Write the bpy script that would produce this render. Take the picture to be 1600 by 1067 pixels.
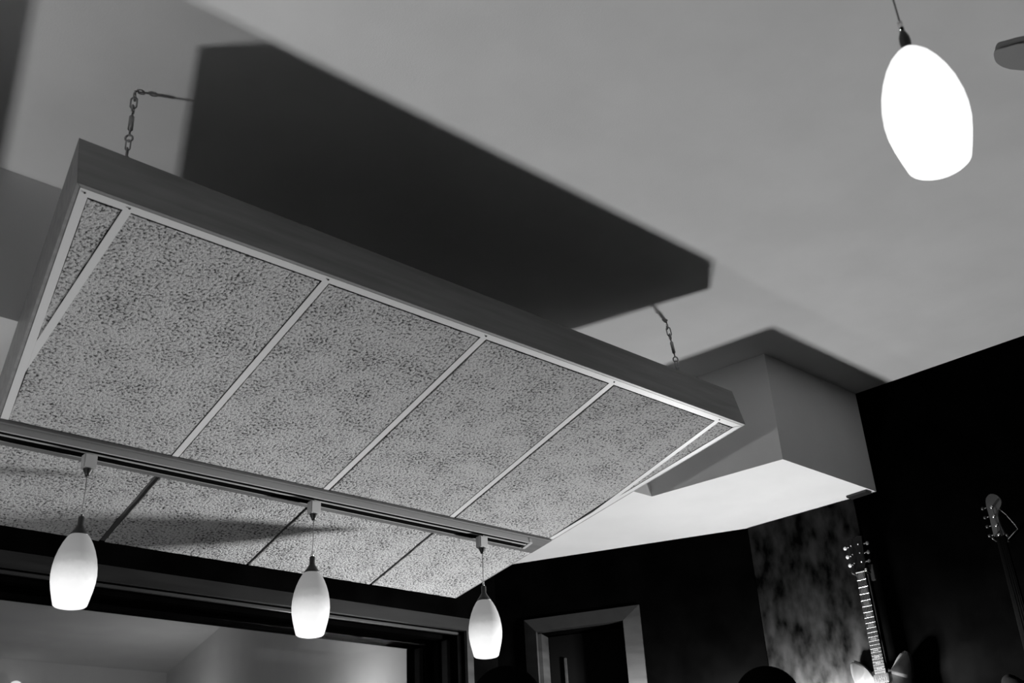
import bpy, bmesh, math, random
from mathutils import Vector, Matrix
random.seed(4)
PI = math.pi
for o in list(bpy.data.objects): bpy.data.objects.remove(o, do_unlink=True)
scene = bpy.context.scene
COL = scene.collection

# ------------------------------------------------------------------ units: plan measured in ceiling heights
S = 2.153                      # metres per plan unit (ceiling height above the lens)
H0 = 1.5                       # lens height above the floor
def W(x, y, z): return Vector((x*S, y*S, z*S + H0))

# ------------------------------------------------------------------ camera
cam_d = bpy.data.cameras.new('camera'); cam = bpy.data.objects.new('camera', cam_d); COL.objects.link(cam)
R = Vector((0.74232609, -0.6680497, -0.05159039)); U = Vector((-0.27080067, -0.36955301, 0.88887433)); F = Vector((0.61287762, 0.64586389, 0.45523714))
m = Matrix((R, U, -F)).transposed().to_4x4(); m.translation = W(0, 0, 0)
cam.matrix_world = m
cam_d.sensor_width = 36; cam_d.lens = 1690.76/1600*36
cam_d.clip_start = .02
cam_d.dof.use_dof = True; cam_d.dof.focus_distance = 4.3; cam_d.dof.aperture_fstop = 5.6
scene.camera = cam

# ------------------------------------------------------------------ world, exposure
world = bpy.data.worlds.new('world'); scene.world = world; world.use_nodes = True
world.node_tree.nodes['Background'].inputs[0].default_value = (0, 0, 0, 1)
vs = scene.view_settings
vs.view_transform = 'Standard'; vs.look = 'None'; vs.gamma = 1; vs.use_curve_mapping = False; vs.exposure = 0

# ------------------------------------------------------------------ lamps of the room (bulbs of the two uplighters; fixtures built below)
def lobe_light(name, loc, power, radius, k):
    """bulb whose output leans outwards like an uplighter reflector: strength / cos^k of the angle from straight up"""
    d = bpy.data.lights.new(name, 'POINT'); d.energy = power; d.shadow_soft_size = radius; d.color = (1, 1, 1)
    d.use_nodes = True
    nt = d.node_tree; em = nt.nodes['Emission']
    tc = nt.nodes.new('ShaderNodeTexCoord'); sx = nt.nodes.new('ShaderNodeSeparateXYZ')
    mx = nt.nodes.new('ShaderNodeMath'); mx.operation = 'ABSOLUTE'
    mm = nt.nodes.new('ShaderNodeMath'); mm.operation = 'MAXIMUM'; mm.inputs[1].default_value = .30
    pw = nt.nodes.new('ShaderNodeMath'); pw.operation = 'POWER'; pw.inputs[1].default_value = -k
    nt.links.new(tc.outputs['Normal'], sx.inputs[0]); nt.links.new(sx.outputs[2], mx.inputs[0]); nt.links.new(mx.outputs[0], mm.inputs[0])
    nt.links.new(mm.outputs[0], pw.inputs[0]); nt.links.new(pw.outputs[0], em.inputs['Strength'])
    o = bpy.data.objects.new(name, d); COL.objects.link(o); o.location = loc
    return o
LA = W(2.0, 1.313, .285)
LB = W(-.21, 1.44, .02)
LIGHT_A = 52; LIGHT_B = 68
lobe_light('floor_lamp_light', LA, LIGHT_A, .045, 2.3)
lobe_light('table_lamp_light', LB, LIGHT_B, .065, .15)
def plain_light(name, loc, power, radius):
    d = bpy.data.lights.new(name, 'POINT'); d.energy = power; d.shadow_soft_size = radius
    o = bpy.data.objects.new(name, d); COL.objects.link(o); o.location = loc; return o
plain_light('live_room_light', W(1.78, 2.88, .38), 25, .08)
plain_light('live_room_light', W(2.3, 4.9, .62), 12, .08)

# ------------------------------------------------------------------ materials
def nodes(name):
    mt = bpy.data.materials.new(name); mt.use_nodes = True
    nt = mt.node_tree; return mt, nt, nt.nodes['Principled BSDF']
def g(v): return (v, v, v, 1)
def plain(name, v, rough=.6, metal=0, spec=.5):
    mt, nt, b = nodes(name)
    b.inputs['Base Color'].default_value = g(v); b.inputs['Roughness'].default_value = rough
    b.inputs['Metallic'].default_value = metal; b.inputs['Specular IOR Level'].default_value = spec
    return mt
def noisy(name, lo, hi, scale, rough=.6, spec=.5, detail=5, stretch=(1, 1, 1), bump=0, lohi=(.35, .65), bscale=None):
    mt, nt, b = nodes(name)
    tc = nt.nodes.new('ShaderNodeTexCoord'); mp = nt.nodes.new('ShaderNodeMapping'); mp.inputs['Scale'].default_value = stretch
    n = nt.nodes.new('ShaderNodeTexNoise'); n.inputs['Scale'].default_value = scale; n.inputs['Detail'].default_value = detail
    r = nt.nodes.new('ShaderNodeValToRGB'); r.color_ramp.elements[0].position = lohi[0]; r.color_ramp.elements[1].position = lohi[1]
    r.color_ramp.elements[0].color = g(lo); r.color_ramp.elements[1].color = g(hi)
    nt.links.new(tc.outputs['Object'], mp.inputs[0]); nt.links.new(mp.outputs[0], n.inputs[0]); nt.links.new(n.outputs[0], r.inputs[0])
    nt.links.new(r.outputs[0], b.inputs['Base Color'])
    b.inputs['Roughness'].default_value = rough; b.inputs['Specular IOR Level'].default_value = spec
    if bump:
        bp = nt.nodes.new('ShaderNodeBump'); bp.inputs['Strength'].default_value = bump; bp.inputs['Distance'].default_value = .003
        if bscale:
            n2 = nt.nodes.new('ShaderNodeTexNoise'); n2.inputs['Scale'].default_value = bscale; n2.inputs['Detail'].default_value = 3
            nt.links.new(mp.outputs[0], n2.inputs[0]); nt.links.new(n2.outputs[0], bp.inputs['Height'])
        else: nt.links.new(n.outputs[0], bp.inputs['Height'])
        nt.links.new(bp.outputs[0], b.inputs['Normal'])
    return mt
M = {}
M['drywall'] = noisy('white painted drywall', .75, .80, 3, rough=.85, spec=.2, bump=.15, bscale=220)
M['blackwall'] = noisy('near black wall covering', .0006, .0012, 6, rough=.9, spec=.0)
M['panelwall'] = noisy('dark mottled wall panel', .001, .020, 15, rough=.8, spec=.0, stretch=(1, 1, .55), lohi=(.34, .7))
M['floor'] = noisy('dark floor', .01, .02, 3, rough=.7)
M['stained'] = noisy('brown stained board', .17, .245, 5, rough=.5, stretch=(.6, 6, 6), lohi=(.3, .7))
M['casing'] = noisy('dark stained casing', .011, .021, 6, rough=.42, stretch=(1, 1, 5), lohi=(.3, .7), spec=.4)
M['casing_h'] = noisy('dark stained casing lying', .006, .012, 6, rough=.42, stretch=(.6, 5, 5), lohi=(.3, .7), spec=.4)
M['beam'] = noisy('brown backing board', .085, .125, 5, rough=.6, stretch=(.6, 6, 6))
M['grid'] = plain('white enamelled grid bar', .58, .5)
M['batten'] = plain('dark batten', .045, .6)
M['track'] = plain('cream enamelled track', .34, .4)
M['slot'] = plain('black track slot and shadow', .004, .9, spec=0)
M['backer'] = plain('black backing felt', .012, .9)
M['screw'] = plain('dark screw head', .05, .4, .6)
M['zinc'] = plain('dull zinc steel', .32, .32, .9)
M['black'] = plain('black plastic', .015, .45)
M['cord'] = plain('grey woven cord', .16, .5)
M['adapter'] = plain('cream plastic adapter', .42, .4)
M['smoke'] = plain('flat black foam', .002, 1, spec=0)
M['chrome'] = plain('polished metal', .8, .15, 1)
M['pearl'] = plain('pearl plastic', .85, .25)
M['fret'] = plain('fret wire', .85, .25, 1)
M['ebony'] = plain('ebony fingerboard', .012, .35)
M['guitar_body'] = noisy('worn brown guitar finish', .015, .045, 7, rough=.28, stretch=(1, 1, .3))
M['guitar_dark'] = plain('dark lacquered neck', .004, .3, spec=.15)
M['bass_body'] = plain('matt black bass finish', .003, .9, spec=.0)
M['door'] = plain('matt black door', .002, .9, spec=.02)
M['maple'] = noisy('maple headstock', .05, .07, 8, rough=.3)
M['inlay'] = plain('pearl inlay', .06, .4)
M['pearl_shaded'] = plain('pearl plastic in shade', .10, .4)  # same pearl, with the shade on the right-hand buttons put into the colour
M['pointed_grey'] = plain('flat mid grey', .28, .6)
M['mouth'] = plain('white bulb glass', .8, .3)

def tile_material():
    mt, nt, b = nodes('fissured mineral fibre')
    tc = nt.nodes.new('ShaderNodeTexCoord')
    n1 = nt.nodes.new('ShaderNodeTexNoise'); n1.inputs['Scale'].default_value = 108; n1.inputs['Detail'].default_value = 3; n1.inputs['Roughness'].default_value = .65; n1.inputs['Distortion'].default_value = 0
    n2 = nt.nodes.new('ShaderNodeTexNoise'); n2.inputs['Scale'].default_value = 9; n2.inputs['Detail'].default_value = 2
    ad = nt.nodes.new('ShaderNodeMath'); ad.operation = 'MULTIPLY_ADD'; ad.inputs[1].default_value = .22
    r = nt.nodes.new('ShaderNodeValToRGB')
    e = r.color_ramp.elements; e[0].position = .46; e[0].color = g(.035); e[1].position = .63; e[1].color = g(.43)
    x = r.color_ramp.elements.new(.545); x.color = g(.27)
    nt.links.new(tc.outputs['Object'], n1.inputs[0]); nt.links.new(tc.outputs['Object'], n2.inputs[0])
    nt.links.new(n2.outputs[0], ad.inputs[0]); nt.links.new(n1.outputs[0], ad.inputs[2]); nt.links.new(ad.outputs[0], r.inputs[0])
    nt.links.new(r.outputs[0], b.inputs['Base Color']); b.inputs['Roughness'].default_value = .9; b.inputs['Specular IOR Level'].default_value = .1
    bp = nt.nodes.new('ShaderNodeBump'); bp.inputs['Strength'].default_value = .9; bp.inputs['Distance'].default_value = .006
    nt.links.new(ad.outputs[0], bp.inputs['Height']); nt.links.new(bp.outputs[0], b.inputs['Normal'])
    return mt
M['tile'] = tile_material()

def shade_material(name, top, bottom, split=.46):
    """two-tone blown glass lit by the bulb in its lower half (object z runs 0 at the rim to 1 at the cap)"""
    mt, nt, b = nodes(name)
    tc = nt.nodes.new('ShaderNodeTexCoord'); sx = nt.nodes.new('ShaderNodeSeparateXYZ'); r = nt.nodes.new('ShaderNodeValToRGB')
    mu = nt.nodes.new('ShaderNodeMath'); mu.operation = 'MULTIPLY'; mu.inputs[1].default_value = 1/.235
    nz = nt.nodes.new('ShaderNodeTexNoise'); nz.inputs['Scale'].default_value = 60; nz.inputs['Detail'].default_value = 3
    ad = nt.nodes.new('ShaderNodeMath'); ad.operation = 'MULTIPLY_ADD'; ad.inputs[1].default_value = .06
    nt.links.new(tc.outputs['Object'], sx.inputs[0]); nt.links.new(sx.outputs[2], mu.inputs[0]); nt.links.new(tc.outputs['Object'], nz.inputs[0])
    nt.links.new(nz.outputs[0], ad.inputs[0]); nt.links.new(mu.outputs[0], ad.inputs[2]); nt.links.new(ad.outputs[0], r.inputs[0])
    e = r.color_ramp.elements
    e[0].position = .10; e[0].color = g(bottom); e[1].position = 1.0; e[1].color = g(top)
    for p, v in ((.30, bottom*.9), (split, bottom*.55), (split+.10, top+(bottom-top)*.16), (split+.22, top*1.15)):
        x = e.new(p); x.color = g(v)
    em = nt.nodes.new('ShaderNodeEmission'); ads = nt.nodes.new('ShaderNodeAddShader'); em.inputs['Strength'].default_value = 1.0
    nt.links.new(r.outputs[0], em.inputs[0]); nt.links.new(em.outputs[0], ads.inputs[0]); nt.links.new(b.outputs[0], ads.inputs[1])
    b.inputs['Base Color'].default_value = g(.10); b.inputs['Roughness'].default_value = .4; b.inputs['Specular IOR Level'].default_value = .1
    nt.links.new(ads.outputs[0], nt.nodes['Material Output'].inputs[0])
    return mt
M['shade'] = shade_material('two tone glass shade', .20, 1.02, .50)
M['shade_bright'] = shade_material('bright glass shade', 1.15, 2.2)
M['shade_fill'] = shade_material('bright glass shade of the added fill pendant', 2.6, 5.2)
def emit(name, s):
    mt, nt, b = nodes(name); b.inputs['Base Color'].default_value = g(.8)
    b.inputs['Emission Color'].default_value = g(1); b.inputs['Emission Strength'].default_value = s; return mt
M['bulb'] = emit('glowing bulb', 4)
M['bulb_far'] = emit('glowing far bulb', 1.0)
def glass_material():
    mt, nt, b = nodes('window glass')
    tr = nt.nodes.new('ShaderNodeBsdfTransparent'); gl = nt.nodes.new('ShaderNodeBsdfGlossy'); gl.inputs['Roughness'].default_value = .02
    fr = nt.nodes.new('ShaderNodeFresnel'); fr.inputs[0].default_value = 1.5; mx = nt.nodes.new('ShaderNodeMixShader')
    tr.inputs[0].default_value = g(.9)
    ml = nt.nodes.new('ShaderNodeMath'); ml.operation = 'MULTIPLY'; ml.inputs[1].default_value = .3; nt.links.new(fr.outputs[0], ml.inputs[0])
    nt.links.new(ml.outputs[0], mx.inputs[0]); nt.links.new(tr.outputs[0], mx.inputs[1]); nt.links.new(gl.outputs[0], mx.inputs[2])
    nt.links.new(mx.outputs[0], nt.nodes['Material Output'].inputs[0]); return mt
M['glass'] = glass_material()

# ------------------------------------------------------------------ helpers
def obj(name, bm, mat, parent=None, smooth=False, mw=None):
    me = bpy.data.meshes.new(name); bmesh.ops.recalc_face_normals(bm, faces=bm.faces); bm.to_mesh(me); bm.free()
    if smooth:
        for p in me.polygons: p.use_smooth = True
    me.materials.append(M[mat] if isinstance(mat, str) else mat)
    o = bpy.data.objects.new(name, me); COL.objects.link(o)
    if mw is not None: o.matrix_world = mw
    if parent: o.parent = parent
    return o
def thing(name, label, cat, mw=None, group=None):
    o = bpy.data.objects.new(name, None); COL.objects.link(o); o.empty_display_size = .05
    if mw is not None: o.matrix_world = mw
    o['label'] = label; o['category'] = cat
    if group: o['group'] = group
    return o
def tag(o, label, cat, group=None):
    o['label'] = label; o['category'] = cat
    if group: o['group'] = group
    return o
def struct(name, bm, mat, parent=None):
    o = obj(name, bm, mat, parent)
    if not parent: o['kind'] = 'structure'
    return o
def prism(bm, pts, axis):
    """pts: loop of Vectors; axis: extrusion Vector"""
    a = [bm.verts.new(p) for p in pts]; b = [bm.verts.new(Vector(p)+axis) for p in pts]
    bm.faces.new(a[::-1]); bm.faces.new(b); n = len(pts)
    for i in range(n): bm.faces.new((a[i], a[(i+1) % n], b[(i+1) % n], b[i]))
    return bm
def box(bm, x0, x1, y0, y1, z0, z1, bev=0):
    r = bmesh.ops.create_cube(bm, size=1)
    for v in r['verts']:
        v.co = Vector((x0+(v.co.x+.5)*(x1-x0), y0+(v.co.y+.5)*(y1-y0), z0+(v.co.z+.5)*(z1-z0)))
    if bev:
        es = list({e for v in r['verts'] for e in v.link_edges})
        bmesh.ops.bevel(bm, geom=es, offset=bev, segments=2, affect='EDGES')
    return bm
def lathe(bm, prof, n=32, cx=0, cy=0, closed=True):
    rings = []
    for r, z in prof:
        if r < 1e-6: rings.append([bm.verts.new((cx, cy, z))])
        else: rings.append([bm.verts.new((cx+r*math.cos(2*PI*i/n), cy+r*math.sin(2*PI*i/n), z)) for i in range(n)])
    for a, b in zip(rings, rings[1:]):
        for i in range(n):
            j = (i+1) % n
            if len(a) == 1 and len(b) == 1: continue
            if len(a) == 1: bm.faces.new((a[0], b[i], b[j]))
            elif len(b) == 1: bm.faces.new((a[i], a[j], b[0]))
            else: bm.faces.new((a[i], a[j], b[j], b[i]))
    return bm
def tube(bm, pts, r, n=8, closed=False):
    pts = [Vector(p) for p in pts]; rings = []; N = len(pts); up = Vector((0, 0, 1))
    prev = None
    for i, p in enumerate(pts):
        if closed: t = pts[(i+1) % N]-pts[i-1]
        else: t = pts[min(i+1, N-1)]-pts[max(i-1, 0)]
        t.normalize()
        if prev is None: s = t.orthogonal().normalized()
        else:
            s = prev - t*prev.dot(t)
            s = s.normalized() if s.length > 1e-6 else t.orthogonal().normalized()
        prev = s; q = t.cross(s)
        rr = r[i] if isinstance(r, (list, tuple)) else r
        rings.append([bm.verts.new(p+(s*math.cos(2*PI*k/n)+q*math.sin(2*PI*k/n))*rr) for k in range(n)])
    for i in range(N if closed else N-1):
        a, b = rings[i], rings[(i+1) % N]
        for k in range(n): bm.faces.new((a[k], a[(k+1) % n], b[(k+1) % n], b[k]))
    if not closed: bm.faces.new(rings[0][::-1]); bm.faces.new(rings[-1])
    return bm
B = bmesh.new

# ================================================================== ROOM SHELL
ZL = .76                                       # underside of the dropped ceiling
P_corner = (2.149, 1.473); P_win = (1.843, 2.06)
YW = 2.06; YW2 = 2.29
b = B(); prism(b, [W(-.9, -1.3, 1), W(2.6, -1.3, 1), W(2.6, 2.4, 1), W(-.9, 2.4, 1)], Vector((0, 0, .15))); struct('ceiling', b, 'drywall')
b = B(); prism(b, [W(-.9, -1.3, 0)-Vector((0, 0, H0+.15)), W(2.9, -1.3, 0)-Vector((0, 0, H0+.15)), W(2.9, 2.06, 0)-Vector((0, 0, H0+.15)), W(-.9, 2.06, 0)-Vector((0, 0, H0+.15))], Vector((0, 0, .15))); struct('floor', b, 'floor')
# dropped ceiling: an L at the right; the unseen left arm is added to shadow the ceiling
dp = [(.2165, 1.449), (.149, 1.178), (-.150, -.02), (-.7, -.02), (-.7, 2.06), P_win, P_corner, (2.176, 1.141), (1.821, 1.141), (1.7685, 1.449)]
b = B(); prism(b, [W(x, y, ZL) for x, y in dp], Vector((0, 0, (1-ZL)*S))); o = struct('ceiling_bulkhead', b, 'drywall')
o['label'] = 'white dropped part of the ceiling along the window wall, with an added unseen left arm'
def wall(name, a, c, mat, thick=.15, z0=-H0, z1=1.0*S, parent=None):
    a = Vector((a[0]*S, a[1]*S, 0)); c = Vector((c[0]*S, c[1]*S, 0)); d = (c-a).normalized(); n = Vector((d.y, -d.x, 0))*thick
    b = B(); prism(b, [a+Vector((0, 0, z0+H0)), c+Vector((0, 0, z0+H0)), c+n+Vector((0, 0, z0+H0)), a+n+Vector((0, 0, z0+H0))], Vector((0, 0, z1-z0)))
    return struct(name, b, mat, parent)
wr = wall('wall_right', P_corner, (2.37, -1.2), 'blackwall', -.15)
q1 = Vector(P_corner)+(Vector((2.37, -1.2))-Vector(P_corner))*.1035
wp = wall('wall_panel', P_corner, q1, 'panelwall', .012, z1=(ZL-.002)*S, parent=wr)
wall('wall_left', (-.7, 2.06), (-.7, -1.2), 'blackwall', .15)
wall('wall_front', (-.7, -1.2), (2.37, -1.2), 'blackwall', .15)
# angled rear wall with a door opening
dA = Vector((P_win[0]-P_corner[0], P_win[1]-P_corner[1], 0)).normalized()     # runs from right corner to window corner
def ang(s, off, z):                             # s plan units along, off plan units into the wall
    nrm = Vector((-dA.y, dA.x, 0))*-1           # pointing out of the room (away from camera)
    p = Vector((P_corner[0], P_corner[1], 0)) + dA*s + nrm*off
    return W(p.x, p.y, z)
def s_of(x, y): return (Vector((x-P_corner[0], y-P_corner[1], 0))).dot(dA)
LANG = (Vector(P_win)-Vector(P_corner)).length
d_out0, d_in0 = s_of(2.016, 1.729), s_of(1.998, 1.764)      # right casing outer / inner
d_out1, d_in1 = s_of(1.878, 1.992), s_of(1.895, 1.961)      # left casing outer / inner
dz_out, dz_in = .612, .576
FZ = -H0/S
WT = .075
b = B()
for s0, s1, z0, z1 in ((0, d_in0, FZ, 1.0), (d_in1, LANG, FZ, 1.0), (d_in0, d_in1, dz_in, 1.0)):
    prism(b, [ang(s0, 0, z0), ang(s1, 0, z0), ang(s1, WT, z0), ang(s0, WT, z0)], Vector((0, 0, (z1-z0)*S)))
struct('wall_rear_right', b, 'blackwall')
# window wall with its opening
ox0, ox1, oz0, oz1 = -.2, 1.735, -.15, .583
b = B()
for x0, x1, z0, z1 in ((-.7, ox0, FZ, 1.0), (ox1, 1.86, FZ, 1.0), (ox0, ox1, oz1, 1.0), (ox0, ox1, FZ, oz0)):
    box(b, x0*S, x1*S, YW*S, YW2*S, z0*S+H0, z1*S+H0)
struct('wall_back', b, 'blackwall')

# ------------------------------------------------------------------ window: casing, jambs, stops, panes
win = bpy.data.objects.new('window_1', None); COL.objects.link(win); win['kind'] = 'structure'
cw = .032
def mitred(p0, p1, q0, q1, depth, mat, name, parent, out):
    """casing board: outer edge p0-p1, inner edge q0-q1, thin outside and thick inside"""
    b = B(); d = Vector(out)
    po = [p0, p1, p1+d*depth*.25, p0+d*depth*.25]; qo = [q0, q1, q1+d*depth, q0+d*depth]
    v = [[b.verts.new(p) for p in po], [b.verts.new(p) for p in qo]]
    for i in range(4):
        j = (i+1) % 4; b.faces.new((v[0][i], v[0][j], v[1][j], v[1][i]))
    b.faces.new(v[0]); b.faces.new(v[1][::-1])
    return obj(name, b, mat, parent)
y = YW-.001
oc = [W(ox0-cw, y, oz1+cw), W(ox1+cw*.8, y, oz1+cw), W(ox1+cw*.8, y, oz0-cw), W(ox0-cw, y, oz0-cw)]
ic = [W(ox0, y, oz1), W(ox1, y, oz1), W(ox1, y, oz0), W(ox0, y, oz0)]
for i, mt in enumerate(('casing_h', 'casing', 'casing_h', 'casing')):
    mitred(oc[i], oc[(i+1) % 4], ic[i], ic[(i+1) % 4], .022, mt, 'casing', win, (0, -1, 0))
# quarter round just inside the casing
def wbox(name, x0, x1, y0, y1, z0, z1, mat, parent, bev=.002):
    b = B(); box(b, x0*S, x1*S, y0*S, y1*S, z0*S+H0, z1*S+H0, bev); return obj(name, b, mat, parent)
wbox('header_bead', ox0, ox1-.004, YW+.012, YW+.020, oz1-.006, oz1, 'casing_h', win)
wbox('jamb_bead', ox1-.006, ox1, YW+.012, YW+.020, oz0, oz1-.006, 'casing', win)
for k, yy in enumerate((YW+.055, YW+.165)):
    wbox('jamb_stop', ox1-.010, ox1, yy, yy+.022, oz0, oz1-.01, 'casing', win)
    wbox('header_stop', ox0, ox1-.010, yy, yy+.022, oz1-.010, oz1, 'blackwall', win)
    wbox('pane', ox0+.002, ox1-.003, yy+.024, yy+.027, oz0, oz1-.003, 'glass', win, 0)
wbox('jamb_board', ox1, ox1+.004, YW+.20, YW2+.004, oz0, oz1, 'casing', win)

# ------------------------------------------------------------------ live room seen through the window
x_at = lambda yy: 1.278+.254*yy
ZT = 1.2
wall('wall_live_room_right', (x_at(YW2), YW2), (x_at(5.85), 5.85), 'drywall', .15, z1=ZT*S)
wall('wall_live_room_far', (-1.2, 5.85), (x_at(5.85), 5.85), 'drywall', -.15, z1=ZT*S)
wall('wall_live_room_left', (-1.2, YW2), (-1.2, 5.85), 'drywall', -.15, z1=ZT*S)
wall('wall_live_room_near', (-1.2, YW2+.001), (-.7, YW2+.001), 'drywall', .05, z1=ZT*S)
b = B(); box(b, -1.3*S, 3.0*S, (YW2)*S, YW2*S+.05, 1.0*S+H0+.002, ZT*S+H0); struct('wall_live_room_near', b, 'drywall')
b = B(); box(b, -1.3*S, 3.0*S, YW2*S, 5.95*S, ZT*S+H0, ZT*S+H0+.1); struct('ceiling', b, 'drywall')
b = B(); box(b, -1.3*S, 3.0*S, YW*S, 5.95*S, -.15, 0); struct('floor', b, 'floor')

# ------------------------------------------------------------------ door in the angled wall
door = bpy.data.objects.new('door_1', None); COL.objects.link(door); door['kind'] = 'structure'
outd = (ang(0, -1, 0)-ang(0, 0, 0)).normalized()
e = -.0006
oc = [ang(d_out0, e, FZ), ang(d_out0, e, dz_out), ang(d_out1, e, dz_out), ang(d_out1, e, FZ)]
ic = [ang(d_in0, e, FZ), ang(d_in0, e, dz_in), ang(d_in1, e, dz_in), ang(d_in1, e, FZ)]
for i in range(3): mitred(oc[i], oc[i+1], ic[i], ic[i+1], .045, 'casing' if i != 1 else 'casing_h', 'casing', door, outd)
def abox(name, s0, s1, o0, o1, z0, z1, mat, parent):
    b = B(); prism(b, [ang(s0, o0, z0), ang(s1, o0, z0), ang(s1, o1, z0), ang(s0, o1, z0)], Vector((0, 0, (z1-z0)*S))); return obj(name, b, mat, parent)
abox('jamb', d_in1-.010, d_in1, -.012, .07, FZ, dz_in-.004, 'casing', door)
abox('jamb', d_in0, d_in0+.006, 0, .07, FZ, dz_in, 'casing', door)
abox('door_leaf', d_in0+.008, d_in1-.012, .040, .062, FZ, dz_in-.004, 'door', door)
abox('leaf_strip', d_in1-.055, d_in1-.050, .034, .040, FZ+.4, dz_in-.06, 'casing', door)  # thin raised strip down the face of the door

# ================================================================== HANGING ACOUSTIC CLOUD
tilt = math.radians(13.51); yaw = math.radians(-.25)
ex = Vector((math.cos(yaw), math.sin(yaw), 0)); ey0 = Vector((-math.sin(yaw), math.cos(yaw), 0))
ey = ey0*math.cos(tilt)+Vector((0, 0, -math.sin(tilt))); en = ex.cross(ey)
CO = W(.352, 1.0835, .7645)
CM = Matrix((ex, ey, en)).transposed().to_4x4(); CM.translation = CO
CI = CM.inverted()
# in cloud metres: a along, b away from camera, c up.  near edge b=0, left edge and right edge converge
A0, A1, BD, HT = -.006*S, 1.262*S, .766*S, .078*S
sl = .1824; sr = -.1345
def edge_l(bb): return A0+sl*bb
def edge_r(bb): return A1+sr*bb
cloud = thing('acoustic_cloud', 'large tilted hanging ceiling panel of speckled tiles in a dark wooden frame', 'ceiling panel', CM)
def cobj(name, bm, mat): 
    me_o = obj(name, bm, mat); me_o.parent = cloud; return me_o
TB = .019
def quadprism(bm, q, c0, c1): return prism(bm, [Vector((x, y, c0)) for x, y in q], Vector((0, 0, c1-c0)))
# frame boards (bottom lip is their own thickness)
b = B(); quadprism(b, [(edge_l(0), 0), (edge_r(0), 0), (edge_r(TB)-TB, TB), (edge_l(TB)+TB, TB)], 0, HT); bmesh.ops.bevel(b, geom=b.edges[:], offset=.0012, segments=1, affect='EDGES'); cobj('side_board', b, 'stained')
b = B(); quadprism(b, [(edge_l(0), 0), (edge_l(TB)+TB, TB), (edge_l(BD-TB)+TB, BD-TB), (edge_l(BD), BD)], 0, HT); cobj('side_board', b, 'stained')
b = B(); quadprism(b, [(edge_r(0), 0), (edge_r(BD), BD), (edge_r(BD-TB)-TB, BD-TB), (edge_r(TB)-TB, TB)], 0, HT); cobj('side_board', b, 'stained')
b = B(); quadprism(b, [(edge_l(BD), BD), (edge_l(BD-TB)+TB, BD-TB), (edge_r(BD-TB)-TB, BD-TB), (edge_r(BD), BD)], .0115, HT); cobj('side_board', b, 'stained')
b = B(); quadprism(b, [(edge_l(TB)+TB, TB), (edge_r(TB)-TB, TB), (edge_r(BD-TB)-TB, BD-TB), (edge_l(BD-TB)+TB, BD-TB)], .014, .020); cobj('backing_panel', b, 'backer')
# angle trim round the inside, white
AW = .024; cz0, cz1 = -.0008, .0010
def strip(q, name='grid_bar', mat='grid', z0=cz0, z1=cz1): b = B(); quadprism(b, q, z0, z1); return cobj(name, b, mat)
T2 = TB*.62; b_inr = .030; beam0, beam1 = .4775*S, .4775*S+.122
strip([(edge_l(T2)+T2, T2), (edge_r(T2)-T2, T2), (edge_r(T2+AW)-T2-AW, T2+AW), (edge_l(T2+AW)+T2+AW, T2+AW)], 'edge_angle')
strip([(edge_l(T2)+T2, T2), (edge_l(T2+AW)+T2+AW, T2+AW), (edge_l(beam0)+T2+AW, beam0+.002), (edge_l(beam0)+T2, beam0+.002)], 'edge_angle')
strip([(edge_r(T2)-.0075, T2), (edge_r(beam0)-.0075, beam0+.002), (edge_r(beam0)-b_inr, beam0+.002), (edge_r(T2+AW)-b_inr, T2+AW)], 'edge_angle')
# grid lines
J0 = [(.4137-.352)*S, (.6965-.352)*S, (.9805-.352)*S, (1.2650-.352)*S, (1.5475-.352)*S]; JS = .026
b_in = T2+AW
def jx(k, bb): return J0[k]+JS*bb
def clip_b(k):                                   # where the wedge line meets the side angle
    if k == 0:  # left angle inner edge: A0 + sl*b + b_in  == J0 + JS*b + .011
        return (J0[0]-.011-A0-b_in)/(sl-JS)
    return (A1-b_inr-J0[4]-.011)/(JS-sr)
tw = .0115
for k in range(5):
    b1 = beam0+.002
    bl = br = b1                                  # the outer two are mitred against the converging side angles
    if k == 0: bl, br = [min(b1, (J0[0]+d-A0-b_in)/(sl-JS)) for d in (-tw, tw)]
    if k == 4: bl, br = [min(b1, (A1-b_inr-J0[4]-d)/(JS-sr)) for d in (-tw, tw)]
    strip([(jx(k, b_in)-tw, b_in), (jx(k, b_in)+tw, b_in), (jx(k, br)+tw, br), (jx(k, bl)-tw, bl)])
    if k in (1, 2, 3):
        w2 = .0105 if k == 1 else .0055
        strip([(jx(k, beam1)-w2, beam1), (jx(k, beam1)+w2, beam1), (jx(k, BD)+w2, BD-.006), (jx(k, BD)-w2, BD-.006)], 'batten', 'batten', .003, .005)
# screws through the angle at each joint
for k in range(5):
    b = B(); lathe(b, [(0, -.0035), (.0024, -.003), (.0030, -.0014), (.0030, -.001)], 10, jx(k, 0)+.002, T2+AW*.45); cobj('screw', b, 'screw')
b = B(); lathe(b, [(0, -.0035), (.0024, -.003), (.0030, -.0014), (.0030, -.001)], 10, edge_l(T2)+T2+.016, T2+AW*.5); cobj('screw', b, 'screw')
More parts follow.
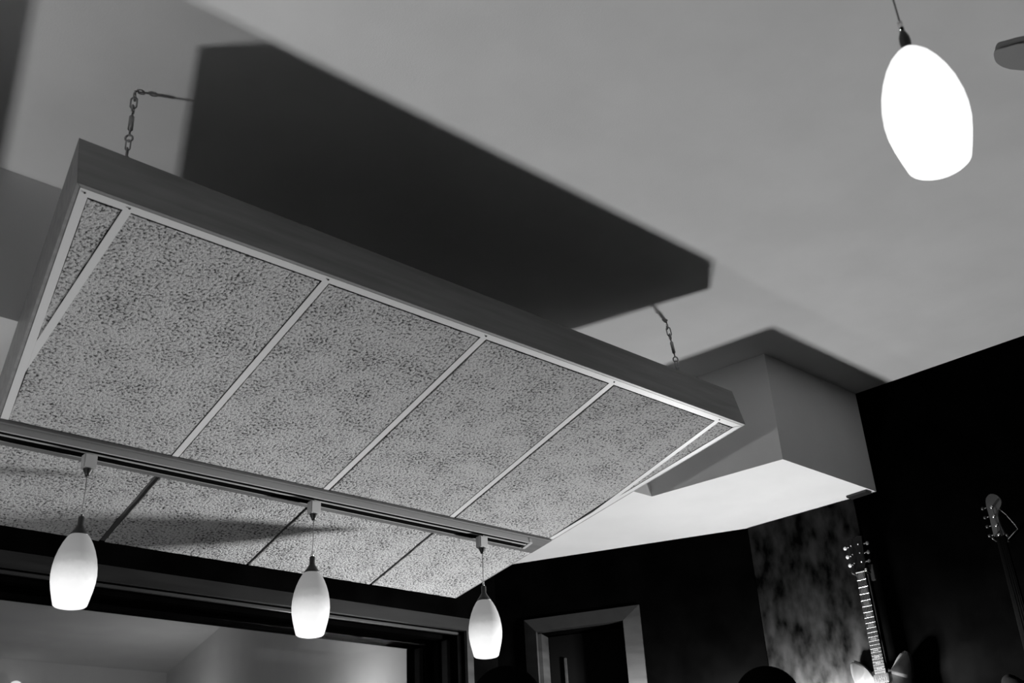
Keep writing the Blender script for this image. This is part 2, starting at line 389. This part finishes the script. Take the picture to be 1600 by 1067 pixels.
# tiles: a shallow slab with an uneven rim, lying just above the grid
def inter(p, d): return p
def tile(q, seedv, z0=.0008, zt=.012):
    """q: 4 corners in order; subdivide the rim and jitter so the cut edge looks torn"""
    rnd = random.Random(seedv); loop = []
    for i in range(4):
        p = Vector((*q[i], 0)); r = Vector((*q[(i+1) % 4], 0)); L = (r-p).length; n = max(2, int(L/.03)); d = (r-p)/n; nr = Vector((d.y, -d.x, 0)).normalized()
        for j in range(n): loop.append(p+d*j+(nr*rnd.uniform(-.0022, .0006) if j else Vector()))
    b = B(); prism(b, [Vector((v.x, v.y, z0)) for v in loop], Vector((0, 0, zt))); return cobj('ceiling_tile', b, 'tile')
G = .0030
def lin_l(bb): return edge_l(bb)+b_in-.001
def lin_r(bb): return edge_r(bb)-b_inr+.001
c0b, c4b = clip_b(0), clip_b(4)
# near row
b0 = b_in+.0065; b1 = beam0+.004
tile([(lin_l(b0)+G, b0), (jx(0, b0)-tw-G, b0), (jx(0, c0b)-tw-G*.4, c0b-.02), (lin_l(c0b-.02)+G*.2, c0b-.02)], 1)
def left_bound(bb): return max(jx(0, bb)+tw*.8, lin_l(bb)+.001)
def right_bound(bb): return min(jx(4, bb)-tw*.8, lin_r(bb)-.001)
for k in range(4):
    gl = (-.001, .0045, .0090, .0110)[k]; gr = G if k == 0 else -.0004
    l0 = jx(k, b0)+tw+gl; l1 = jx(k, b1)+tw+gl if k else left_bound(b1)
    r0 = jx(k+1, b0)-tw-gr; r1 = jx(k+1, b1)-tw-gr if k < 3 else right_bound(b1)
    if k == 3:
        bmid = c4b-.01
        # the right hand tile is cut along the converging side angle
        b = B(); pts = [(l0, b0), (r0, b0), (jx(4, bmid)-tw-.001, bmid), (lin_r(b1)-.002, b1), (l1, b1)]
        prism(b, [Vector((x, y_, .0008)) for x, y_ in pts], Vector((0, 0, .012))); cobj('ceiling_tile', b, 'tile')
    elif k == 0:
        bmid = c0b
        b = B(); pts = [(l0, b0), (r0, b0), (r1, b1), (lin_l(b1)+.001, b1), (lin_l(bmid)+.008, bmid)]
        prism(b, [Vector((x, y_, .0008)) for x, y_ in pts], Vector((0, 0, .012))); cobj('ceiling_tile', b, 'tile')
    else: tile([(l0, b0), (r0, b0), (r1, b1), (l1, b1)], 10+k)
tile([(jx(4, b0)+tw+.004, b0), (lin_r(b0)-G, b0), (lin_r(c4b-.03)-.001, c4b-.03), (jx(4, c4b-.03)+tw*.6, c4b-.03)], 3)
# far row: thicker tiles lapping the frame boards, parted by dark battens
b0 = beam1+.0005; b1 = BD-.005
for k in range(4):
    wl = .0105 if k == 1 else .0055; wr = .0105 if k == 0 else .0055
    l0 = jx(k, b0)+wl+.0008 if k else edge_l(b0)+.022; l1 = jx(k, b1)+wl+.0008 if k else edge_l(b1)+.022
    r0 = jx(k+1, b0)-wr-.002 if k < 3 else edge_r(b0)-.008; r1 = jx(k+1, b1)-wr-.002 if k < 3 else edge_r(b1)-.008
    tile([(l0, b0), (r0, b0), (r1, b1), (l1, b1)], 20+k, -.0012, .0117)

# ------------------------------------------------------------------ track with its backing board
trk = thing('track_rail', 'long lighting track on a pale board crossing the underside of the hanging panel', 'lighting track', CM)
TH = .014
def tob(name, x0, x1, y0, y1, z0, z1, mat, bev=.001, parent=trk):
    b = B(); box(b, x0, x1, y0, y1, z0, z1, bev); o = obj(name, b, mat); o.parent = parent; return o
b = B(); q = [(edge_l(beam0), beam0), (edge_r(beam0)-.020, beam0), (edge_r(beam1)-.020, beam1), (edge_l(beam1), beam1)]
quadprism(b, q, -TH, cz0-.0003); bmesh.ops.bevel(b, geom=b.edges[:], offset=.0015, segments=1, affect='EDGES'); o = obj('backing_board', b, 'beam'); o.parent = trk
rx0, rx1 = edge_l(beam0)-.0, (1.478-.352)*S
ry0 = beam0+.010; ry1 = ry0+.056; rz0 = -TH-.025; rz1 = -TH-.0002
b = B()
prof = [(0, 0), (.006, 0), (.006, .013), (.019, .013), (.019, 0), (.027, 0), (.027, .013), (.053, .013), (.053, 0), (.056, 0), (.056, .0248), (0, .0248)]
pts = [Vector((rx0, ry0+p[0], rz0+p[1])) for p in prof]
a_ = [b.verts.new(p) for p in pts]; c_ = [b.verts.new(p+Vector((rx1-rx0, 0, 0))) for p in pts]
for i in range(len(pts)): b.faces.new((a_[i], a_[(i+1) % len(pts)], c_[(i+1) % len(pts)], c_[i]))
b.faces.new(a_[::-1]); b.faces.new(c_); o = obj('rail', b, 'track'); o.parent = trk
tob('slot_and_shadow', rx0, rx1-.01, ry0+.0062, ry0+.0188, rz0+.0012, rz0+.0128, 'slot', 0)
tob('slot_and_shadow', rx0, rx1-.01, ry0+.0272, ry0+.0528, rz0+.0012, rz0+.0128, 'slot', 0)  # widened black slot, also stands in for the shadow band behind the rail
tob('end_cap', rx1, rx1+.022, ry0-.001, ry1+.001, rz0-.001, rz1, 'track', .003)
tob('end_cap_screw', rx1+.002, rx1+.008, ry1+.002, ry1+.010, rz1-.006, rz1, 'black', .001)

# ------------------------------------------------------------------ pendants
SH = .232
shade_prof = [(.0, .0), (.0435, .0005), (.0475, .004), (.0525, .022), (.0590, .048), (.0635, .072), (.0650, .095), (.0635, .118), (.0590, .144), (.0520, .168), (.0430, .190), (.0330, .208), (.0215, .222), (.0130, .230), (.0, SH)]
def bowl_bm():
    b = B(); lathe(b, shade_prof[1:-1], 48); return b
shade_me = {}
def make_pendant(name, label, bottom, top, mat, adapter=True, ceiling_cup=False, group='hanging glass pendant lights', sc=1.05):
    """bottom: world point at the rim centre; top: world z where the cord starts"""
    t = thing(name, label, 'pendant light', Matrix.Translation(bottom), group)
    def add(nm, bm, mt, parent=t, smooth=True):
        o = obj(nm, bm, mt, None, smooth); o.parent = parent; return o
    # shade: closed glass egg with a softly domed lit mouth
    b = B(); lathe(b, [(0, -.0035), (.020, -.003), (.036, -.0015)] + shade_prof[1:-1], 48)
    bmesh.ops.scale(b, vec=(sc, sc, sc), verts=b.verts)
    me_o = add('glass_shade', b, mat)
    b = B(); k = sc
    if adapter: cp = [(.0125, .224), (.0270, .213), (.0285, .216), (.0200, .228), (.0115, .242), (.0095, .247), (.0095, .270), (.0075, .274), (0, .274)]
    else: cp = [(.013, .226), (.0085, .232), (.0082, .240), (.0092, .248), (.0085, .258), (.0060, .266), (.004, .272), (0, .274)]
    lathe(b, [(rr*k, zz*k) for rr, zz in cp], 24)
    cap = add('socket_cap', b, 'black')
    zc = .272*k; L = top-bottom.z
    b = B(); tube(b, [(0, 0, zc), (0, 0, zc+.02*k)], .0042, 10); add('cord_grip', b, 'chrome')
    b = B(); tube(b, [(0, 0, zc), (.0004, 0, zc+(L-zc)*.5), (0, 0, L)], .0016, 8); add('cord', b, 'cord')
    if adapter:
        X = Matrix((ex, ey0, Vector((0, 0, 1)))).transposed().to_4x4()
        b = B(); box(b, -.021, .021, -.0165, .0165, L-.001, L+.048, .003); bmesh.ops.transform(b, matrix=X, verts=b.verts)
        ad = add('track_adapter', b, 'adapter', smooth=False)
        b = B(); lathe(b, [(0, L-.024), (.007, L-.024), (.0085, L-.018), (.016, L-.003), (.016, L-.001), (0, L-.001)], 20); add('strain_relief', b, 'black')
    if ceiling_cup:
        b = B(); lathe(b, [(0, L-.03), (.02, L-.028), (.05, L-.012), (.058, L), (0, L)], 28); add('ceiling_canopy', b, 'chrome')
    return t
yp = 1.552
rail_z = None
def rail_bottom_z(x, y):                          # world z of the rail's underside at plan x,y
    p = W(x, y, .5); # intersect vertical line with plane c = rz0
    n = en; c = (CO + en*rz0 - p).dot(n)/n.z
    return p.z + c
for nm, lab, x in (('pendant_light', 'frosted glass pendant light hung from the track, leftmost, over the dark window header', .5795),
                   ('pendant_light.001', 'frosted glass pendant light at the middle of the track, beside the dark cast shadow', .978),
                   ('pendant_light.002', 'frosted glass pendant light nearest the right end of the track, by the window corner', 1.3615)):
    zb = W(0, 0, .3985).z
    yy = CM @ Vector((0, ry0+.022, rz0)); yy = yy.y/S + (x-.352)*math.sin(yaw)
    top = rail_bottom_z(x, yy) - .0535
    make_pendant('pendant_light', lab, W(x, yy, 0)*1 - Vector((0, 0, W(0, 0, 0).z)) + Vector((0, 0, zb)), top, 'shade')
bz = W(0, 0, .477).z
make_pendant('pendant_light', 'brightly glowing glass pendant light hanging alone near the camera at upper right', Vector((.708*S, .2637*S, bz)), W(0, 0, 1).z, 'shade_bright', adapter=False, ceiling_cup=True)

make_pendant('pendant_light', 'added glass pendant light, unseen beyond the right of the picture, brightening the panel front', Vector((1.42*S, .2637*S, bz)), W(0, 0, 1).z, 'shade_fill', adapter=False, ceiling_cup=True)  # unseen fill pendant, added to brighten the panel front and the ceiling above it

# ------------------------------------------------------------------ suspension chains
def link_loop(c, d, side, ln, wd, r, n=20):
    """closed oval link centred c, long axis d, wide axis side"""
    pts = []
    for i in range(n):
        a = 2*PI*i/n; u = math.cos(a); v = math.sin(a)
        pts.append(c + d*((ln/2-wd/2)*(1 if u > 0 else -1) + wd/2*u) + side*(wd/2*v))
    return pts
def make_chain(label, p_top, p_bot, group='suspension chains of the hanging panel'):
    t = thing('suspension_chain', label, 'chain', Matrix.Translation(p_top), group)
    d = (p_bot-p_top).normalized(); s1 = d.cross(Vector((.6, .8, 0))).normalized(); s2 = d.cross(s1).normalized()
    L = (p_bot-p_top).length
    def add(nm, bm, mt='zinc'): o = obj(nm, bm, mt, None, True); o.parent = t; return o
    # screw hook in the ceiling
    b = B(); tube(b, [Vector((0, 0, .0)), Vector((0, 0, -.012))], .0035, 8)
    tube(b, link_loop(Vector((0, 0, -.022)), Vector((0, 0, 1)), s2, .024, .020, .002), .0026, 8, True); add('screw_eye', b)
    q = .032
    b = B(); tube(b, link_loop(d*(q+.012), d, s1, .040, .018, .002), .0026, 8, True); add('chain_link', b); q += .028
    b = B(); tube(b, link_loop(d*(q+.008), d, s2, .026, .018, .002), .0032, 8, True); add('chain_link', b); q += .016
    b = B()
    tube(b, [d*q, d*(q+.014), d*(q+.018), d*(q+.066), d*(q+.070), d*(q+.088)], [.0028, .0028, .0075, .0075, .0028, .0028], 6); add('turnbuckle', b); q += .088
    b = B(); tube(b, link_loop(d*(q+.008), d, s1, .022, .020, .002), .0030, 8, True); add('ring', b); q += .018
    k = 0
    while q < L-.03:
        b = B(); tube(b, link_loop(d*(q+.014), d, s2 if k % 2 else s1, .036, .013, .002), .0022, 8, True); add('chain_link', b); q += .029; k += 1
    b = B(); tube(b, [d*(q-.004), d*L], .0022, 6); add('eye_bolt', b)
    return t
def cw_pt(a, bb, c): return CM @ Vector((a, bb, c))
bz_ = .060*S
pA = W(.430, 1.168, 1); qA = CI @ W(.430, 1.168, .9); qA = CM @ Vector((qA.x, qA.y, HT-.03))
make_chain('steel chain holding the near left corner of the hanging panel', pA, Vector((pA.x, pA.y, (CM @ Vector((0, .088*S, .03))).z)))
pB = W(1.540, 1.173, 1)
make_chain('steel chain holding the near right end of the hanging panel', pB, Vector((pB.x+.040*S, pB.y, (CM @ Vector((0, .088*S, .03))).z)))

# ------------------------------------------------------------------ uplighters (just outside the picture) that light the ceiling
def fixture(name, label, p, base_z, bowl_r, pole_r):
    t = thing(name, label, 'lamp', Matrix.Translation(Vector((p.x, p.y, base_z))))
    h = p.z-base_z
    def add(nm, bm, mt): o = obj(nm, bm, mt, None, True); o.parent = t; return o
    b = B(); lathe(b, [(0, 0), (.13, 0), (.13, .012), (.03, .03), (pole_r, .04), (pole_r, h-.10), (0, h-.10)], 28); add('pole', b, 'black')
    b = B(); lathe(b, [(pole_r, h-.10), (bowl_r*.6, h-.085), (bowl_r, h-.055), (bowl_r-.004, h-.055), (bowl_r*.6, h-.080), (pole_r, h-.095)], 32); add('bowl', b, 'black')
    b = B(); bmesh.ops.create_icosphere(b, subdivisions=2, radius=.025); bmesh.ops.translate(b, vec=(0, 0, h), verts=b.verts); add('bulb', b, 'bulb')
fixture('floor_lamp', 'unseen black floor standing uplighter beside the right wall under the guitars', LA, 0.0, .075, .012)
fixture('table_lamp', 'unseen black uplighter standing at the left of the room', LB, 0.0, .10, .012)

# ------------------------------------------------------------------ guitars on the right wall
rw_d = Vector((2.37-P_corner[0], -1.2-P_corner[1], 0)).normalized()          # along the wall towards the camera side (image right)
rw_n = Vector((rw_d.y, -rw_d.x, 0));  rw_n = rw_n if rw_n.x < 0 else -rw_n      # into the room
def guitar_frame(p):                                                            # x right in picture, y out of wall, z up
    m_ = Matrix((rw_d, rw_n, Vector((0, 0, 1)))).transposed().to_4x4(); m_.translation = p; return m_
def outline_prism(pts, y0, y1, bev=.006, seg=2):
    b = B(); a = [b.verts.new((x, y0, z)) for x, z in pts]; c = [b.verts.new((x, y1, z)) for x, z in pts]; n = len(pts)
    b.faces.new(a); b.faces.new(c[::-1])
    for i in range(n): b.faces.new((a[i], c[i], c[(i+1) % n], a[(i+1) % n]))
    if bev:
        es = [e for e in b.edges if abs(e.verts[0].co.y-e.verts[1].co.y) < 1e-6]
        bmesh.ops.bevel(b, geom=es, offset=bev, segments=seg, affect='EDGES')
    return b
def smooth_loop(pts, n=6):
    out = []; N = len(pts)
    for i in range(N):
        p0, p1, p2, p3 = (Vector(pts[(i+k-1) % N]) for k in range(4))
        for j in range(n):
            t = j/n
            out.append(tuple(.5*((2*p1)+(p2-p0)*t+(2*p0-5*p1+4*p2-p3)*t*t+(3*p1-p0-3*p2+p3)*t**3)))
    return out
# origin = nut centre on the fingerboard face
K = .982
px_, py_ = 2.17*K, 1.2160*K
gm = guitar_frame(W(px_, py_, .594*K))
gt = thing('electric_guitar', 'double horned electric guitar with pale tuner buttons hanging on the lit wall', 'guitar', gm)
def gp(name, bm, mat, parent=gt, smooth=False): o = obj(name, bm, mat, None, smooth); o.parent = parent; return o
fr = lambda k: .628*(1-2**(-k/12))
# headstock (open book top)
hs = [(-.022, 0), (.022, 0), (.030, .035), (.036, .13), (.040, .165), (.016, .172), (0, .160), (-.016, .172), (-.040, .165), (-.036, .13), (-.030, .035)]
gp('headstock', outline_prism(hs, -.020, -.006, .002, 1), 'guitar_dark')
b = outline_prism([(-.022, 0), (.022, 0), (.027, -.46), (-.027, -.46)], -.022, -.006, .004); neck = gp('neck', b, 'guitar_dark')
gp('fingerboard', outline_prism([(-.0215, 0), (.0215, 0), (.0265, -.462), (-.0265, -.462)], -.006, 0, .001, 1), 'ebony')
b = B(); box(b, -.022, .022, -.004, .0025, -.001, .003, .0005); gp('nut', b, 'pearl')
for k in range(1, 23):
    z = -fr(k); w = .0213+.005*(-z/.46); b = B(); tube(b, [(-w, .0006, z), (w, .0006, z)], .0013, 6); gp('fret', b, 'fret')
for k in (1, 3, 5, 7, 9, 12, 15, 17, 19, 21):
    z0, z1 = -fr(k), -fr(k-1); w = .015; b = outline_prism([(-w, z0+.004), (w, z0+.004), (w-.003, z1-.004), (-w+.003, z1-.004)], .0000, .0008, 0); gp('inlay', b, 'inlay')
for i in range(6):
    u = -.0175+.007*i; b = B(); ub = -.026+.0104*i
    tube(b, [(u, .003, 0), (ub, .010, -.628)], .0005, 5); gp('string', b, 'fret')
for sgn in (-1, 1):
    for j in range(3):
        z = .045+.042*j; w = .040+.004*j
        b = B(); tube(b, [(sgn*(.027+.003*j), -.012, z), (sgn*(w), -.012, z)], .003, 8)
        tp = gp('tuner', b, 'chrome', smooth=True)
        b = B(); bmesh.ops.create_icosphere(b, subdivisions=3, radius=1)
        bmesh.ops.scale(b, vec=(.0085, .006, .0088), verts=b.verts); bmesh.ops.translate(b, vec=(sgn*(w+.009), -.012, z), verts=b.verts)
        kb = obj('tuner_button', b, 'pearl' if sgn < 0 else 'pearl_shaded', None, True); kb.parent = tp
        b = B(); tube(b, [(sgn*.018, -.006, z), (sgn*.018, .006, z)], .0033, 10); gp('string_post', b, 'chrome', smooth=True)
# body
bo = smooth_loop([(-.030, -.455), (-.055, -.440), (-.085, -.405), (-.120, -.378), (-.138, -.392), (-.142, -.440), (-.128, -.520), (-.135, -.600), (-.165, -.700), (-.160, -.800), (-.100, -.860), (0, -.872),
      (.100, -.860), (.160, -.800), (.165, -.700), (.135, -.600), (.128, -.520), (.142, -.440), (.138, -.392), (.120, -.378), (.085, -.405), (.055, -.440), (.030, -.455)], 5)
gp('body', outline_prism(bo, -.040, -.008, .010, 3), 'guitar_body', smooth=True)
for z in (-.480, -.565):
    b = B(); box(b, -.036, .036, -.008, .004, z-.020, z+.020, .003); pk = gp('pickup', b, 'chrome')
    for i in range(6):
        b = B(); tube(b, [(-.026+.0104*i, .004, z), (-.026+.0104*i, .0052, z)], .0022, 8); o = obj('pole_piece', b, 'black'); o.parent = pk
b = B(); box(b, -.042, .042, -.008, .006, -.636, -.622, .002); gp('bridge', b, 'chrome')
hg = thing('guitar_hanger', 'small wall hanger gripping the neck of the double horned guitar', 'hanger', gm)
b = B(); box(b, -.03, .03, -.10, -.085, -.03, .05, .003); o = obj('wall_plate', b, 'black'); o.parent = hg
b = B(); tube(b, [(0, -.088, .005), (0, -.030, .005)], .006, 8); o = obj('arm', b, 'black'); o.parent = hg
for sgn in (-1, 1):
    b = B(); tube(b, [(0, -.030, .005), (sgn*.034, -.030, -.002), (sgn*.034, .012, .004)], .0055, 8); o = obj('prong', b, 'chrome' if sgn > 0 else 'black', None, True); o.parent = hg

# bass: pale one-sided headstock, body lost in the dark
bx, by = 2.195*K, .905*K
hm = guitar_frame(W(bx, by, .600*K))
bt = thing('bass_guitar', 'bass guitar hanging in the dark at right with a pale four post headstock', 'guitar', hm)
def bp(name, bm, mat, smooth=False): o = obj(name, bm, mat, None, smooth); o.parent = bt; return o
hs = smooth_loop([(-.022, 0), (.016, 0), (.020, .010), (.012, .050), (.014, .095), (.024, .112), (.040, .135), (.040, .158), (.022, .182), (-.002, .188), (-.020, .170), (-.025, .140), (-.024, .090), (-.026, .030)], 4)
bp('headstock', outline_prism(hs, -.016, 0, .002, 1), 'maple')
bp('neck', outline_prism([(-.020, 0), (.018, 0), (.026, -.58), (-.028, -.58)], -.020, -.004, .004), 'bass_body')
bp('fingerboard', outline_prism([(-.019, 0), (.017, 0), (.025, -.60), (-.027, -.60)], -.004, 0, .001, 1), 'bass_body')
for j in range(4):
    z = .004+.041*j
    b = B(); tube(b, [(-.002, 0, z), (-.002, .010, z)], .0058, 12); bp('string_post', b, 'chrome', True)
    b = B(); tube(b, [(-.022, -.012, z+.01), (-.040, -.012, z+.01)], .0035, 8)
    bmesh.ops.create_icosphere(b, subdivisions=2, radius=.008, matrix=Matrix.Translation((-.046, -.012, z+.01))); bp('tuner', b, 'black', True)
for j in range(4):
    b = B(); tube(b, [(-.002, .004, .004+.041*j), (-.013+.008*j, .002, 0), (-.018+.012*j, .004, -.86)], .0008, 5); bp('string', b, 'bass_body')
bo = smooth_loop([(-.030, -.60), (-.060, -.60), (-.110, -.56), (-.150, -.58), (-.150, -.66), (-.130, -.72), (-.160, -.86), (-.120, -.97), (0, -1.0), (.120, -.97), (.160, -.86), (.130, -.74), (.150, -.66), (.140, -.56), (.100, -.53), (.055, -.58), (.030, -.60)], 5)
bp('body', outline_prism(bo, -.042, -.004, .008, 2), 'bass_body', True)
bh = thing('guitar_hanger', 'small wall hanger holding the bass guitar', 'hanger', hm)
b = B(); box(b, -.03, .03, -.11, -.095, -.03, .05, .003); o = obj('wall_plate', b, 'black'); o.parent = bh
b = B(); tube(b, [(0, -.098, -.006), (0, -.030, -.006)], .006, 8); o = obj('arm', b, 'black'); o.parent = bh
for sgn in (-1, 1):
    b = B(); tube(b, [(0, -.030, -.006), (sgn*.030, -.028, -.010), (sgn*.030, .010, -.004)], .005, 8); o = obj('prong', b, 'black', None, True); o.parent = bh
# strap loop hanging off the bass headstock
b = B(); tube(b, [W(0, 0, 0)*0+hm @ Vector(p) for p in ((.020, -.004, .12), (.045, -.002, .085), (.072, 0, .03), (.078, 0, .010), (.060, 0, 0), (.030, -.002, -.02), (.018, -.01, -.03))], .0016, 6)
tag(obj('cable', b, 'cord', None, True), 'thin dark cable looped over the headstock of the bass', 'cable')

# ------------------------------------------------------------------ round black tops that rise into the picture
def pop_filter(label, c, r, group):
    n = (W(0, 0, 0)-c); n.z = 0; n.normalize(); s = Vector((-n.y, n.x, 0))
    m_ = Matrix((s, n, Vector((0, 0, 1)))).transposed().to_4x4(); m_.translation = Vector((c.x, c.y, 0))
    t = thing('microphone_stand', label, 'microphone stand', m_, group)
    def add(nm, bm, mt='smoke', sm=True): o = obj(nm, bm, mt, None, sm); o.parent = t; return o
    b = B(); bmesh.ops.create_uvsphere(b, u_segments=40, v_segments=20, radius=r); bmesh.ops.scale(b, vec=(1, .85, 1.0), verts=b.verts); bmesh.ops.translate(b, vec=(0, 0, c.z), verts=b.verts); add('foam_windscreen', b)
    b = B(); tube(b, [(0, 0, .02), (0, 0, c.z-r*.8)], .010, 12); add('pole', b, 'black')
    b = B(); lathe(b, [(0, 0), (.14, 0), (.14, .015), (.02, .03), (0, .03)], 28); add('base', b, 'black')
pop_filter('round black foam top below the hung guitar, dark against the lit wall', W(1.185, .823, .200), .089, 'round black tops at the lower picture edge')
pop_filter('round black foam top in front of the narrow door casing', W(.945, 1.043, .214), .097, 'round black tops at the lower picture edge')

# ------------------------------------------------------------------ pointed flat grey shape close under the ceiling at the right edge
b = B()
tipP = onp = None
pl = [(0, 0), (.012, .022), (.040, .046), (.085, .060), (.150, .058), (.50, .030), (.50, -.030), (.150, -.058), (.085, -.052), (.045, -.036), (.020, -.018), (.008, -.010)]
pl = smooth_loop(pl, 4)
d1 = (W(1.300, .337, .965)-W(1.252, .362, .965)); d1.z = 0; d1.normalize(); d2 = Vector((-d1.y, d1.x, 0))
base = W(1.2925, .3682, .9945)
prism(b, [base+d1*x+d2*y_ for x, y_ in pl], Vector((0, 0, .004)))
flat_shape = thing('ceiling_shape', 'flat grey pointed shape close under the ceiling, cut off by the right picture edge', 'ceiling fixture', Matrix.Translation(base+d1*.56))
o = obj('pointed_slab', b, 'pointed_grey'); o.parent = flat_shape; o.matrix_parent_inverse = flat_shape.matrix_world.inverted()
b = B(); lathe(b, [(0, -.03), (.05, -.03), (.085, -.01), (.085, .010), (.05, .018), (.05, W(0, 0, 1).z-base.z), (0, W(0, 0, 1).z-base.z)], 28); o = obj('round_disc', b, 'pointed_grey', None, True); o.parent = flat_shape
# small dark bracket where the dropped ceiling meets the right wall
b = B(); p = W(2.165, 1.155, ZL); box(b, p.x-.055, p.x-.004, p.y-.02, p.y+.09, p.z-.012, p.z-.0005, .002)
tag(obj('cable_clip', b, 'black'), 'small dark clip under the dropped ceiling corner at the black wall', 'clip')
# ------------------------------------------------------------------ lamp glowing far off in the live room
t = thing('wall_lamp', 'small round lamp glowing far off behind the window at lower left', 'lamp', Matrix.Translation(W(1.93, 5.76, 1.045)))
b = B(); bmesh.ops.create_uvsphere(b, u_segments=24, v_segments=14, radius=.075); o = obj('globe', b, 'bulb_far', None, True); o.parent = t
b = B(); tube(b, [(0, .02, -.07), (0, .10, -.11), (0, .19, -.11)], .012, 8); o = obj('bracket', b, 'black'); o.parent = t
bpy.context.view_layer.update()
